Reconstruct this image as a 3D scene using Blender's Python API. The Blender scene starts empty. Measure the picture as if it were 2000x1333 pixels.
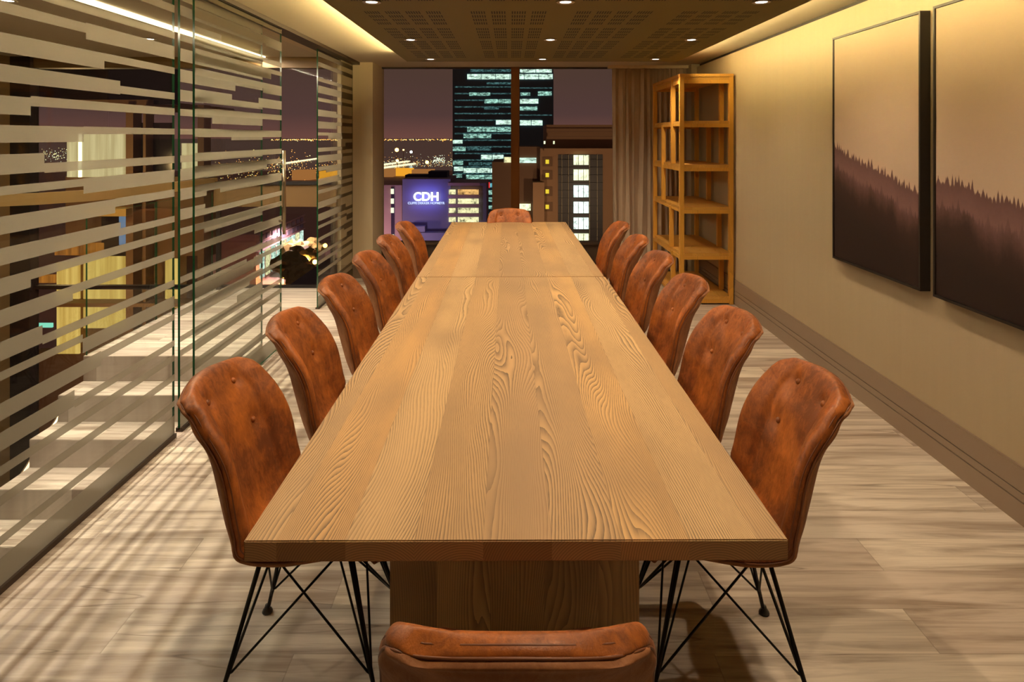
import bpy, bmesh, math, random
from mathutils import Vector, Matrix
random.seed(11)
S = bpy.context.scene
C = S.collection
PI = math.pi
# ------------------------------------------------------------------ camera
cam = bpy.data.objects.new('camera', bpy.data.cameras.new('camera')); C.objects.link(cam)
cam.location = (0, 0, 1.6); cam.rotation_euler = (PI/2, 0, 0)
cam.data.sensor_width = 36; cam.data.lens = 22.5
cam.data.shift_x = 0.001; cam.data.shift_y = -0.19925
cam.data.clip_start = 0.05; cam.data.clip_end = 30000
S.camera = cam
S.view_settings.view_transform = 'Standard'; S.view_settings.look = 'None'
S.view_settings.exposure = 0.1; S.view_settings.gamma = 1.0
S.view_settings.use_curve_mapping = False
S.cycles.transparent_max_bounces = 40
S.cycles.max_bounces = 9
S.cycles.diffuse_bounces = 5
S.cycles.caustics_reflective = False
S.cycles.caustics_refractive = False
S.cycles.sample_clamp_indirect = 3.0
def srgb(r, g, b):
    f = lambda c: (c/255/12.92) if c/255 <= .04045 else ((c/255+.055)/1.055)**2.4
    return (f(r), f(g), f(b), 1)
# ------------------------------------------------------------------ night sky
class NT:
    def __init__(s, tree): s.t = tree
    def n(s, typ, _o=0, _p=None, **inp):
        nd = s.t.nodes.new(typ)
        for k, v in (_p or {}).items(): setattr(nd, k, v)
        for k, v in inp.items():
            key = int(k[1:]) if k[0] == '_' and k[1:].isdigit() else k.replace('_', ' ')
            sock = nd.inputs[key]
            if isinstance(v, bpy.types.NodeSocket): s.t.links.new(v, sock)
            else: sock.default_value = v
        return nd.outputs[_o]
    def m(s, op, a, b=0.0, c=0.0):
        nd = s.t.nodes.new('ShaderNodeMath'); nd.operation = op
        for i, v in enumerate((a, b, c)):
            if isinstance(v, bpy.types.NodeSocket): s.t.links.new(v, nd.inputs[i])
            else: nd.inputs[i].default_value = v
        return nd.outputs[0]
    def mix(s, f, a, b, blend='MIX'):
        nd = s.t.nodes.new('ShaderNodeMix'); nd.data_type = 'RGBA'; nd.blend_type = blend
        for i, v in ((0, f), (6, a), (7, b)):
            if isinstance(v, bpy.types.NodeSocket): s.t.links.new(v, nd.inputs[i])
            else: nd.inputs[i].default_value = v
        return nd.outputs[2]
    def ramp(s, f, stops, interp='LINEAR'):
        nd = s.t.nodes.new('ShaderNodeValToRGB'); cr = nd.color_ramp; cr.interpolation = interp
        while len(cr.elements) < len(stops): cr.elements.new(.5)
        for e, (p, c) in zip(cr.elements, stops):
            e.position = p; e.color = c if len(c) == 4 else (*c, 1)
        s.t.links.new(f, nd.inputs[0]); return nd.outputs[0]
    def xyz(s, v):
        nd = s.t.nodes.new('ShaderNodeSeparateXYZ'); s.t.links.new(v, nd.inputs[0])
        return nd.outputs[0], nd.outputs[1], nd.outputs[2]
    def comb(s, x, y, z):
        nd = s.t.nodes.new('ShaderNodeCombineXYZ')
        for i, v in enumerate((x, y, z)):
            if isinstance(v, bpy.types.NodeSocket): s.t.links.new(v, nd.inputs[i])
            else: nd.inputs[i].default_value = v
        return nd.outputs[0]
W = bpy.data.worlds.new('night'); S.world = W; W.use_nodes = True
W.node_tree.nodes.clear(); w = NT(W.node_tree)
wx, wy, wz = w.xyz(w.n('ShaderNodeTexCoord'))
cl = w.n('ShaderNodeTexNoise', Vector=w.n('ShaderNodeMapping', Vector=w.n('ShaderNodeTexCoord'), Scale=(1.5, 1.5, 9)), Scale=1.6, Detail=3.0)
skyc = w.ramp(wz, [(0.0, srgb(112, 72, 66)), (0.035, srgb(80, 57, 56)), (0.12, srgb(71, 54, 45)), (0.5, srgb(48, 38, 31))])
skyc = w.mix(w.m('MULTIPLY', cl, .5), skyc, srgb(92, 64, 52))
bg = w.n('ShaderNodeBackground', Color=skyc, Strength=1.0)
wo = W.node_tree.nodes.new('ShaderNodeOutputWorld'); W.node_tree.links.new(bg, wo.inputs[0])
# ------------------------------------------------------------------ dimensions
CEIL = 2.45; PANEL = 2.345; XL = -1.80; YW = 7.80; YC = 6.78
EXPO = 1.0
SPOT_X = (-0.765, 0.30, 1.375); SPOT_Y = (6.09, 4.876, 3.514, 2.2, 0.9)
WARM = (1.0, 0.77, 0.50)
COVE = (1.0, 0.76, 0.33)
def lamp(name, kind, loc, rot, energy, color, **kw):
    l = bpy.data.lights.new(name, kind); l.energy = energy; l.color = color
    for k, v in kw.items(): setattr(l, k, v)
    o = bpy.data.objects.new(name, l); C.objects.link(o); o.location = loc; o.rotation_euler = rot
    return o
for sy in SPOT_Y:                                   # the downlights of the room
    for sx in SPOT_X:
        if sy < 1 and sx != SPOT_X[1]: continue
        lamp('downlight_beam', 'SPOT', (sx, sy, PANEL-.02), (0, 0, 0), 47, WARM, spot_size=math.radians(130), spot_blend=.9, shadow_soft_size=.022)
# cove strips lying on the dropped panel, facing up and outwards
lamp('cove_light', 'AREA', (-1.00, 2.6, PANEL+.035), (0, math.radians(140), 0), 95, COVE, shape='RECTANGLE', size=.03, size_y=7.4)
lamp('cove_light', 'AREA', (1.632, 2.6, PANEL+.034), (0, math.radians(-98), 0), 60, COVE, shape='RECTANGLE', size=.02, size_y=7.4)
lamp('cove_light', 'AREA', (.3, 6.26, PANEL+.03), (math.radians(165), 0, 0), 60, COVE, shape='RECTANGLE', size=2.6, size_y=.03)
# landing outside the glass: strip, downlights and added stair fill
lamp('corridor_strip_light', 'AREA', (-2.62, 4.3, CEIL-.03), (0, 0, 0), 120, (1, .84, .60), shape='RECTANGLE', size=.06, size_y=4.9)
for y in (5.53, 3.97, 2.4):
    lamp('corridor_beam', 'SPOT', (-3.12, y, CEIL-.02), (0, 0, 0), 62, (1, .88, .74), spot_size=math.radians(130), spot_blend=.5, shadow_soft_size=.012)
for y in (5.9, 4.95, 3.97, 3.0):
    lamp('stair_fill', 'SPOT', (-2.62, y, CEIL-.04), (0, 0, 0), 60, (1, .90, .76), spot_size=math.radians(62), spot_blend=.6, shadow_soft_size=.02)  # unseen narrow spots added under the strip to brighten the stair treads
# ------------------------------------------------------------------ helpers
def mesh_obj(name, verts, faces, mat, parent=None, smooth=False, mats=None, mi=None):
    me = bpy.data.meshes.new(name); me.from_pydata([tuple(v) for v in verts], [], faces); me.update()
    o = bpy.data.objects.new(name, me); C.objects.link(o)
    for mm in (mats or [mat]): me.materials.append(mm)
    if mi: me.polygons.foreach_set('material_index', mi)
    if smooth: me.polygons.foreach_set('use_smooth', [True]*len(me.polygons))
    if parent: o.parent = parent
    return o
class MB:
    def __init__(s): s.v = []; s.f = []
    def box(s, x0, x1, y0, y1, z0, z1, rz=0, c=None):
        b = len(s.v)
        p = [(x, y, z) for z in (z0, z1) for y in (y0, y1) for x in (x0, x1)]
        s.v += p
        s.f += [(b, b+2, b+3, b+1), (b+4, b+5, b+7, b+6), (b, b+1, b+5, b+4), (b+2, b+6, b+7, b+3), (b, b+4, b+6, b+2), (b+1, b+3, b+7, b+5)]
        return s
    def hexa(s, p):
        b = len(s.v); s.v += list(p)
        s.f += [(b, b+2, b+3, b+1), (b+4, b+5, b+7, b+6), (b, b+1, b+5, b+4), (b+2, b+6, b+7, b+3), (b, b+4, b+6, b+2), (b+1, b+3, b+7, b+5)]
        return s
    def quad(s, a, b, c, d):
        n = len(s.v); s.v += [a, b, c, d]; s.f.append((n, n+1, n+2, n+3)); return s
    def tube(s, pts, r, n=8, closed=False, cap=True):
        pts = [Vector(p) for p in pts]; b0 = len(s.v); m = len(pts); prev = None
        for i, p in enumerate(pts):
            if closed: t = pts[(i+1) % m]-pts[i-1]
            else: t = pts[min(i+1, m-1)]-pts[max(i-1, 0)]
            t.normalize()
            if prev is None:
                u = t.orthogonal().normalized()
            else:
                u = (prev - t*prev.dot(t)).normalized()
            prev = u; w_ = t.cross(u)
            rr = r[i] if isinstance(r, (list, tuple)) else r
            for k in range(n):
                a = 2*PI*k/n
                s.v.append(tuple(p+(u*math.cos(a)+w_*math.sin(a))*rr))
        for i in range(m if closed else m-1):
            j = (i+1) % m
            for k in range(n):
                s.f.append((b0+i*n+k, b0+i*n+(k+1) % n, b0+j*n+(k+1) % n, b0+j*n+k))
        if cap and not closed:
            s.f.append(tuple(b0+k for k in reversed(range(n)))); s.f.append(tuple(b0+(m-1)*n+k for k in range(n)))
        return s
    def lathe(s, prof, n=24, c=(0, 0, 0)):
        b0 = len(s.v)
        for r, z in prof:
            for k in range(n):
                a = 2*PI*k/n; s.v.append((c[0]+r*math.cos(a), c[1]+r*math.sin(a), c[2]+z))
        for i in range(len(prof)-1):
            for k in range(n):
                s.f.append((b0+i*n+k, b0+i*n+(k+1) % n, b0+(i+1)*n+(k+1) % n, b0+(i+1)*n+k))
        s.f.append(tuple(b0+k for k in reversed(range(n)))); s.f.append(tuple(b0+(len(prof)-1)*n+k for k in range(n)))
        return s
    def build(s, name, mat, parent=None, smooth=False, bevel=0, loc=None, seg=2):
        o = mesh_obj(name, s.v, s.f, mat, parent, smooth)
        if bevel:
            bm = bmesh.new(); bm.from_mesh(o.data)
            bmesh.ops.bevel(bm, geom=list(bm.edges), offset=bevel, segments=seg, affect='EDGES', clamp_overlap=True)
            bm.to_mesh(o.data); bm.free()
        if loc: o.location = loc
        return o
def box(name, b, mat, parent=None, bevel=0): return MB().box(*b).build(name, mat, parent, bevel=bevel)
def tag(o, label, cat, group=None, kind=None):
    o['label'] = label; o['category'] = cat
    if group: o['group'] = group
    if kind: o['kind'] = kind
    return o
def thing(name, label, cat, loc=(0, 0, 0), rz=0, group=None, kind=None):
    o = bpy.data.objects.new(name, None); C.objects.link(o); o.empty_display_size = .1
    o.location = loc; o.rotation_euler = (0, 0, rz)
    return tag(o, label, cat, group, kind)
def struct(o, label=None, cat='room'):
    o['kind'] = 'structure'
    if label: o['label'] = label
    o['category'] = cat
    return o
def copy_tree(o, parent=None):
    c = o.copy(); C.objects.link(c); c.parent = parent
    for ch in list(kids.get(o.name, [])): copy_tree(ch, c)
    return c
kids = {}
def index_kids():
    kids.clear()
    for o in bpy.data.objects:
        if o.parent: kids.setdefault(o.parent.name, []).append(o)
# ------------------------------------------------------------------ materials
def new_mat(name):
    m = bpy.data.materials.new(name); m.use_nodes = True; m.node_tree.nodes.clear()
    return m, NT(m.node_tree)
def out(t, sh):
    o = t.t.nodes.new('ShaderNodeOutputMaterial'); t.t.links.new(sh, o.inputs[0])
def bsdf(t, col, rough=.5, metal=0.0, bump=None, dist=.001, spec=.5, strength=1.0, **kw):
    a = dict(Base_Color=col, Roughness=rough, Metallic=metal)
    nd = t.t.nodes.new('ShaderNodeBsdfPrincipled')
    for k, v in {'Base Color': col, 'Roughness': rough, 'Metallic': metal, 'Specular IOR Level': spec, **kw}.items():
        if isinstance(v, bpy.types.NodeSocket): t.t.links.new(v, nd.inputs[k])
        else: nd.inputs[k].default_value = v
    if bump is not None:
        b = t.n('ShaderNodeBump', Height=bump, Distance=dist, Strength=strength); t.t.links.new(b, nd.inputs['Normal'])
    return nd.outputs[0]
def plain(name, col, rough=.5, metal=0.0, vary=.0, scale=8, bump=0, spec=.5):
    m, t = new_mat(name)
    co = t.n('ShaderNodeTexCoord', 3)
    nz = t.n('ShaderNodeTexNoise', Vector=co, Scale=scale, Detail=4.0)
    c = t.mix(t.m('MULTIPLY', nz, vary), col, tuple(x*.35 for x in col[:3])+(1,)) if vary else col
    out(t, bsdf(t, c, rough, metal, bump=nz if bump else None, dist=bump or .001, spec=spec)); return m
def emit(name, col, strength):
    m, t = new_mat(name); out(t, t.n('ShaderNodeEmission', Color=col, Strength=strength)); return m
def wood_mat(name, axis, pal, plank=.145, lines=260.0, rough=.42, dark=(.10, .055, .028), contrast=1.0, seed=0.0):
    """long boards with flowing grain: axis is the board direction, the boards lie side by side across."""
    m, t = new_mat(name)
    x, y, z = t.xyz(t.n('ShaderNodeTexCoord', 3))
    if axis == 'Y': L, A, B = y, x, z
    elif axis == 'Z': L, A, B = z, x, y
    else: L, A, B = x, y, z
    A = t.m('ADD', A, 7.03+seed)
    pi_ = t.m('FLOOR', t.m('DIVIDE', A, plank))
    wn = t.t.nodes.new('ShaderNodeTexWhiteNoise'); wn.noise_dimensions = '1D'; t.t.links.new(pi_, wn.inputs['W'])
    rnd = wn.outputs[0]
    off = t.m('MULTIPLY', rnd, 37.0)
    vec = t.comb(t.m('ADD', t.m('MULTIPLY', A, 5.0), off), t.m('ADD', t.m('MULTIPLY', L, .75), off), t.m('MULTIPLY', B, 4.0))
    n1 = t.n('ShaderNodeTexNoise', Vector=vec, Scale=1.0, Detail=1.5, Roughness=.4)
    fine = t.n('ShaderNodeTexNoise', Vector=t.comb(t.m('MULTIPLY', A, 60.0), t.m('MULTIPLY', L, 9.0), t.m('MULTIPLY', B, 30.0)), Scale=1.0, Detail=2.0)
    v = t.m('ADD', t.m('MULTIPLY', A, 1.0), t.m('MULTIPLY', n1, .34))
    v = t.m('ADD', v, t.m('MULTIPLY', fine, .004))
    ring = t.m('FRACT', t.m('MULTIPLY', v, lines/2))
    line = t.m('POWER', ring, 1.8)
    dash = t.n('ShaderNodeTexNoise', Vector=t.comb(t.m('MULTIPLY', A, 420.0), t.m('MULTIPLY', L, 22.0), t.m('MULTIPLY', B, 200.0)), Scale=1.0, Detail=1.0)
    line = t.m('MULTIPLY', line, t.m('ADD', .55, t.m('MULTIPLY', dash, .8)))
    big = t.n('ShaderNodeTexNoise', Vector=t.comb(t.m('ADD', t.m('MULTIPLY', A, 9.0), off), t.m('MULTIPLY', L, .8), t.m('MULTIPLY', B, 3.0)), Scale=1.0, Detail=3.0)
    amt = t.m('MULTIPLY', t.ramp(big, [(.3, (.45, .45, .45)), (.62, (1, 1, 1))]), .75*contrast)
    base = t.ramp(rnd, pal, 'CONSTANT')
    base = t.mix(t.m('MULTIPLY', big, .5), base, pal[0][1] if len(pal[0][1]) == 4 else (*pal[0][1], 1))
    col = t.mix(t.m('MULTIPLY', line, amt), base, (*dark, 1))
    blot = t.n('ShaderNodeTexNoise', Vector=t.comb(t.m('MULTIPLY', A, 3.0), t.m('MULTIPLY', L, 1.6), off), Scale=1.0, Detail=3.0)
    col = t.mix(t.m('MULTIPLY', t.ramp(blot, [(.45, (0, 0, 0)), (.68, (1, 1, 1))]), .38*contrast), col, srgb(140, 112, 82) if axis == 'Y' else (*dark, 1))
    # board joints
    e = t.m('FRACT', t.m('DIVIDE', A, plank)); e = t.m('MINIMUM', e, t.m('SUBTRACT', 1.0, e))
    joint = t.m('LESS_THAN', e, .004)
    col = t.mix(t.m('MULTIPLY', joint, .35), col, (*dark, 1))
    out(t, bsdf(t, col, t.m('ADD', rough, t.m('MULTIPLY', line, .15)), bump=t.m('MULTIPLY', line, -1.0), dist=.00015, spec=.4)); return m
ash_pal = [(0, srgb(198, 162, 114)), (.2, srgb(182, 144, 98)), (.4, srgb(196, 150, 92)), (.55, srgb(170, 134, 94)), (.7, srgb(206, 162, 104)), (.85, srgb(188, 134, 78))]
M = {}
M['ash'] = wood_mat('ash_boards', 'Y', ash_pal, dark=(.11, .070, .042), contrast=1.55)
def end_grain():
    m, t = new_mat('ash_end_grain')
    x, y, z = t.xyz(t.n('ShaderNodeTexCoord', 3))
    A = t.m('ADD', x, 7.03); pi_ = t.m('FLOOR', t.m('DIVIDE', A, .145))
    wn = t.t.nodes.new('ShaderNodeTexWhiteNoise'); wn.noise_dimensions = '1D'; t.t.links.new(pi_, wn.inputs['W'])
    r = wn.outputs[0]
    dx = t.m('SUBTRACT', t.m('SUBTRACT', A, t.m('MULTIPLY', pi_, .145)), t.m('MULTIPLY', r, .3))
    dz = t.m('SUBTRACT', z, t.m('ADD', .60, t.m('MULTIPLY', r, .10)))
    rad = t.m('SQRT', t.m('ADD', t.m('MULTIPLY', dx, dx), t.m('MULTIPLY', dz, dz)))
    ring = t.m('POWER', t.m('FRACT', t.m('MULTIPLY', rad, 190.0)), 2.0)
    col = t.mix(t.m('MULTIPLY', ring, .6), t.ramp(r, [(0, srgb(158, 118, 78)), (.4, srgb(138, 100, 64)), (.7, srgb(166, 120, 76))], 'CONSTANT'), srgb(66, 44, 28))  # end-grain rings, with the table end's shade mixed into the darker base
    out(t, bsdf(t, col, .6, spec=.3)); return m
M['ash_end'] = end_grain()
M['ash_leg'] = wood_mat('ash_upright', 'Z', [(0, srgb(206, 168, 118)), (.3, srgb(190, 152, 106)), (.6, srgb(204, 156, 102)), (.8, srgb(182, 146, 104))], dark=(.08, .05, .03), seed=1.3)
M['shelf'] = wood_mat('pine_varnish', 'Z', [(0, srgb(232, 172, 72)), (.5, srgb(222, 160, 62))], plank=.6, lines=140, contrast=.4, dark=(.30, .15, .04), rough=.35)
M['shelf_flat'] = wood_mat('pine_shelf', 'Y', [(0, srgb(232, 176, 84)), (.5, srgb(222, 162, 70))], plank=.13, lines=140, contrast=.45, dark=(.28, .14, .04), rough=.35)
def floor_mat():
    m, t = new_mat('greige_oak_planks')
    x, y, z = t.xyz(t.n('ShaderNodeTexCoord', 3))
    yy = t.m('DIVIDE', t.m('ADD', y, 20.06), .19); row = t.m('FLOOR', yy)
    wn = t.t.nodes.new('ShaderNodeTexWhiteNoise'); wn.noise_dimensions = '1D'; t.t.links.new(row, wn.inputs['W'])
    xx = t.m('DIVIDE', t.m('ADD', t.m('ADD', x, 30.0), t.m('MULTIPLY', wn.outputs[0], 1.3)), 1.3); colm = t.m('FLOOR', xx)
    wn2 = t.t.nodes.new('ShaderNodeTexWhiteNoise'); wn2.noise_dimensions = '2D'; t.t.links.new(t.comb(row, colm, 0.0), wn2.inputs['Vector'])
    r = wn2.outputs[0]; off = t.m('MULTIPLY', r, 53.0)
    g1 = t.n('ShaderNodeTexNoise', Vector=t.comb(t.m('ADD', t.m('MULTIPLY', x, 1.1), off), t.m('ADD', t.m('MULTIPLY', y, 16.0), off), 0.0), Scale=1.0, Detail=5.0, Roughness=.6, Distortion=.6)
    g2 = t.n('ShaderNodeTexNoise', Vector=t.comb(t.m('ADD', t.m('MULTIPLY', x, 7.0), off), t.m('MULTIPLY', y, 150.0), 0.0), Scale=1.0, Detail=3.0)
    base = t.ramp(r, [(0, srgb(208, 196, 182)), (.25, srgb(196, 182, 168)), (.5, srgb(214, 202, 186)), (.75, srgb(184, 170, 158))], 'CONSTANT')
    col = t.mix(t.ramp(g1, [(.42, (0, 0, 0)), (.68, (.9, .9, .9))]), base, srgb(124, 106, 92))
    col = t.mix(t.m('MULTIPLY', g2, .3), col, srgb(140, 120, 100))
    # occasional long dark crack lines
    g3 = t.n('ShaderNodeTexNoise', Vector=t.comb(t.m('ADD', t.m('MULTIPLY', x, .5), off), t.m('ADD', t.m('MULTIPLY', y, 7.0), off), 0.0), Scale=1.0, Detail=2.0)
    crack = t.ramp(t.m('ABSOLUTE', t.m('SUBTRACT', g3, .57)), [(0, (1, 1, 1)), (.006, (0, 0, 0))])
    col = t.mix(t.m('MULTIPLY', crack, .6), col, srgb(84, 68, 56))
    ey = t.m('FRACT', yy); ey = t.m('MINIMUM', ey, t.m('SUBTRACT', 1.0, ey))
    ex = t.m('FRACT', xx); ex = t.m('MINIMUM', ex, t.m('SUBTRACT', 1.0, ex))
    j = t.m('MAXIMUM', t.m('LESS_THAN', ey, .008), t.m('LESS_THAN', ex, .0014))
    col = t.mix(t.m('MULTIPLY', j, .4), col, srgb(110, 94, 80))
    out(t, bsdf(t, col, .42, bump=t.m('SUBTRACT', g2, j), dist=.0007, spec=.4)); return m
M['floor'] = floor_mat()
def leather(name, c1, c2, rough=.38):
    m, t = new_mat(name)
    co = t.n('ShaderNodeTexCoord', 3)
    inf = t.t.nodes.new('ShaderNodeObjectInfo')
    shf = t.m('MULTIPLY', inf.outputs['Random'], 9.0)
    v = t.t.nodes.new('ShaderNodeVectorMath'); v.operation = 'ADD'
    t.t.links.new(co, v.inputs[0]); t.t.links.new(t.comb(shf, shf, shf), v.inputs[1])
    n1 = t.n('ShaderNodeTexNoise', Vector=v.outputs[0], Scale=7.0, Detail=6.0, Roughness=.65)
    n2 = t.n('ShaderNodeTexNoise', Vector=t.n('ShaderNodeMapping', Vector=v.outputs[0], Scale=(1, 1, .35)), Scale=60.0, Detail=4.0, Roughness=.7, Distortion=1.0)
    f = t.m('ADD', t.m('MULTIPLY', n1, .8), t.m('MULTIPLY', n2, .45))
    f = t.ramp(f, [(.42, (0, 0, 0)), (.74, (1, 1, 1))])
    col = t.mix(f, c1, c2)
    h = t.n('ShaderNodeTexVoronoi', Vector=v.outputs[0], Scale=350.0)
    out(t, bsdf(t, col, t.m('ADD', rough, t.m('MULTIPLY', f, .16)), bump=t.m('ADD', t.m('MULTIPLY', h, .3), n2), dist=.0006, spec=.38)); return m
M['leather'] = leather('tan_leather', (.50, .145, .026, 1), (.16, .045, .012, 1), .36)
M['leather_back'] = leather('suede_back', (.40, .17, .07, 1), (.26, .10, .04, 1), .6)
M['stitch'] = plain('stitched_seam', (.16, .05, .018, 1), .5)
M['wire'] = plain('black_steel', (.012, .011, .011, 1), .38, .6)
M['glide'] = plain('glide_plastic', (.03, .03, .03, 1), .35)
M['black'] = plain('black_frame', (.012, .008, .007, 1), .45)
M['chan'] = plain('dark_channel', srgb(58, 44, 34), .45, .3)
M['steel'] = plain('brushed_steel', srgb(190, 176, 150), .3, .9)
def glass(name, tint=(1, 1, 1, 1), refl=.045):
    m, t = new_mat(name)
    lw = t.n('ShaderNodeLayerWeight', 1, Blend=.5)
    f = t.m('ADD', refl, t.m('MULTIPLY', t.m('POWER', lw, 5.0), .6))
    nd = t.t.nodes.new('ShaderNodeMixShader'); t.t.links.new(f, nd.inputs[0])
    t.t.links.new(t.n('ShaderNodeBsdfTransparent', Color=tint), nd.inputs[1])
    t.t.links.new(t.n('ShaderNodeBsdfGlossy', Color=(1, 1, 1, 1), Roughness=.0), nd.inputs[2])
    out(t, nd.outputs[0]); return m
M['glass'] = glass('clear_glass', (.97, .985, .97, 1), .03)
M['win'] = glass('window_glass', (.95, .96, .96, 1), .002)
M['edge'] = plain('green_glass_edge', srgb(22, 66, 40), .12, spec=.8)
M['edge_lit'] = plain('pale_glass_edge', srgb(150, 160, 130), .2, spec=.8)
def frost():
    m, t = new_mat('frosted_film')
    a = t.t.nodes.new('ShaderNodeMixShader'); a.inputs[0].default_value = .6
    t.t.links.new(t.n('ShaderNodeBsdfDiffuse', Color=srgb(120, 108, 92)), a.inputs[1])
    t.t.links.new(t.n('ShaderNodeBsdfTranslucent', Color=srgb(160, 148, 128)), a.inputs[2])
    b = t.t.nodes.new('ShaderNodeMixShader'); b.inputs[0].default_value = .86
    t.t.links.new(t.n('ShaderNodeBsdfTransparent', Color=(1, 1, 1, 1)), b.inputs[1]); t.t.links.new(a.outputs[0], b.inputs[2])
    out(t, b.outputs[0]); return m
M['frost'] = frost()
def wall_mat(name, c, rough=.55):
    m, t = new_mat(name)
    x, y, z = t.xyz(t.n('ShaderNodeTexCoord', 3))
    n = t.n('ShaderNodeTexNoise', Vector=t.comb(t.m('MULTIPLY', x, 30.0), t.m('MULTIPLY', y, 30.0), t.m('MULTIPLY', z, 1.2)), Scale=1.0, Detail=4.0)
    col = t.mix(t.m('MULTIPLY', n, .18), c, tuple(k*.6 for k in c[:3])+(1,))
    out(t, bsdf(t, col, rough, bump=n, dist=.0006, spec=.35)); return m
M['wall'] = wall_mat('taupe_wallcovering', srgb(178, 160, 130))
M['col'] = wall_mat('column_render', srgb(224, 206, 172))
M['trim'] = plain('skirting_paint', srgb(138, 118, 100), .4)
M['ceil'] = plain('ceiling_plaster', srgb(214, 200, 176), .85, vary=.05, scale=2)
M['dark'] = plain('dark_void', srgb(34, 26, 20), .6)
M['brown'] = plain('brown_panel', srgb(120, 92, 56), .45, vary=.3, scale=3)
M['bronze'] = plain('bronze_frame', srgb(112, 70, 34), .32, .55)
M['sill'] = plain('dark_sill', srgb(58, 42, 30), .5)
def perf():
    m, t = new_mat('slotted_acoustic_board')
    x, y, z = t.xyz(t.n('ShaderNodeTexCoord', 3))
    def seg(v, start, pitch, length, count):
        u = t.m('SUBTRACT', v, start)
        fr = t.m('MULTIPLY', t.m('FRACT', t.m('DIVIDE', u, pitch)), pitch)
        ins = t.m('MULTIPLY', t.m('LESS_THAN', fr, length), t.m('MULTIPLY', t.m('GREATER_THAN', u, 0.0), t.m('LESS_THAN', u, pitch*count-.0001)))
        return ins, fr
    g, gx = seg(x, -.871, .632, .48, 4)
    b, bx = seg(gx, 0.0, .122, .089, 4)
    s1, sx = seg(bx, 0.0, .0152, .0072, 6)
    o_, oy = seg(t.m('ADD', y, 1.2), 0.0, 2.494, 2.36, 6)
    r, ry = seg(oy, 0.0, .587, .475, 4)
    s2, _ = seg(ry, 0.0, .121, .078, 4)
    mask = s1
    for k in (g, b, o_, r, s2): mask = t.m('MULTIPLY', mask, k)
    nz = t.n('ShaderNodeNewGeometry', 1)
    _, _, nn = t.xyz(nz); mask = t.m('MULTIPLY', mask, t.m('LESS_THAN', nn, -.5))
    col = t.mix(mask, srgb(118, 108, 66), (.006, .004, .003, 1))
    out(t, bsdf(t, col, .6, bump=t.m('SUBTRACT', 1.0, mask), dist=.004, spec=.3)); return m
M['perf'] = perf()
def cloth():
    m, t = new_mat('taupe_linen')
    co = t.n('ShaderNodeTexCoord', 3)
    n = t.n('ShaderNodeTexNoise', Vector=t.n('ShaderNodeMapping', Vector=co, Scale=(90, 90, 12)), Scale=1.0, Detail=4.0)
    out(t, bsdf(t, t.mix(t.m('MULTIPLY', n, .5), srgb(212, 192, 170), srgb(160, 138, 118)), .9, bump=n, dist=.001, spec=.1)); return m
M['cloth'] = cloth()
# ------------------------------------------------------------------ room shell
struct(box('floor', (XL-.02, 2.6, -2.6, YW, -.12, 0), M['floor']))
struct(box('ceiling', (-5.4, 2.6, -2.6, YW+.1, CEIL, CEIL+.12), M['ceil']))
dp = struct(box('ceiling_panel', (-1.025, 1.64, -2.6, 6.31, PANEL, PANEL+.02), M['perf'], bevel=.0015), 'dropped acoustic ceiling panel with slotted blocks', 'ceiling panel')
MB().box(-1.02, 1.60, 6.285, 6.305, PANEL+.02, PANEL+.05).build('light_shield_lip', M['dark'], dp)  # unseen upstand added to keep the far cove light out of window reflections
MB().box(-.93, 1.54, -2.6, 6.21, PANEL+.02, CEIL).build('hanger_core', M['dark'], dp)
st = MB(); st.box(-.99, -.965, -2.6, 6.28, PANEL+.02, PANEL+.028); st.box(1.58, 1.605, -2.6, 6.28, PANEL+.02, PANEL+.028)
# right wall, turned by a hair as in the photograph
WA = -math.atan(.0098); WP = Vector((2.101, 2.62, 0))
def on_wall(o):
    o.matrix_world = Matrix.Translation(WP) @ Matrix.Rotation(WA, 4, 'Z') @ Matrix.Translation(-WP) @ o.matrix_basis
    return o
wr = struct(on_wall(MB().box(2.116, 2.3, -2.6, YW+.1, 0, CEIL-.034).build('wall_right', M['wall'])))
struct(on_wall(MB().box(2.15, 2.3, -2.6, YW+.1, CEIL-.034, CEIL).build('trim_1', M['dark'])))
bb = MB(); bb.box(2.101, 2.118, -2.6, YW-.02, 0, .092); bb.box(2.112, 2.118, -2.6, YW-.02, .092, .097)
bb.box(2.103, 2.118, -2.6, YW-.02, .097, .131); bb.box(2.112, 2.118, -2.6, YW-.02, .131, .137)
bb.box(2.101, 2.118, -2.6, YW-.02, .137, .232); bb.box(2.105, 2.118, -2.6, YW-.02, .232, .238)
struct(on_wall(bb.build('baseboard_right', M['trim'])))
struct(box('wall_back', (-5.4, 2.6, -2.75, -2.6, -3.6, CEIL), M['wall']))
struct(box('wall_corner', (2.10, 2.3, 7.45, YW+.1, 0, CEIL), M['wall']))
# window wall at the end of the room
colb = MB().box(-1.83, -1.568, 7.26, YW+.1, 0, CEIL).build('wall_column', M['col'])
struct(colb)
bc = MB().box(-1.835, -1.556, 7.248, YW-.1, 0, .15).build('baseboard_column', M['trim']); struct(bc)
win = struct(thing('window_1', 'end window behind the table looking over the night city', 'window', (0, YW, 0)))
box('glass_pane', (-1.57, 2.12, -.006, .006, .33, CEIL), M['win'], win)
box('mullion', (.0, .102, -.06, .05, .33, CEIL), M['bronze'], win, bevel=.002)
box('window_sill', (-1.57, 2.12, -.09, .06, .30, .33), M['sill'], win, bevel=.002)
box('head_frame', (-1.57, 2.12, -.03, .03, CEIL-.018, CEIL-.001), M['sill'], win)
struct(box('wall_below_window', (-1.57, 2.12, YW-.05, YW+.1, -.12, .30), M['sill']))
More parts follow.
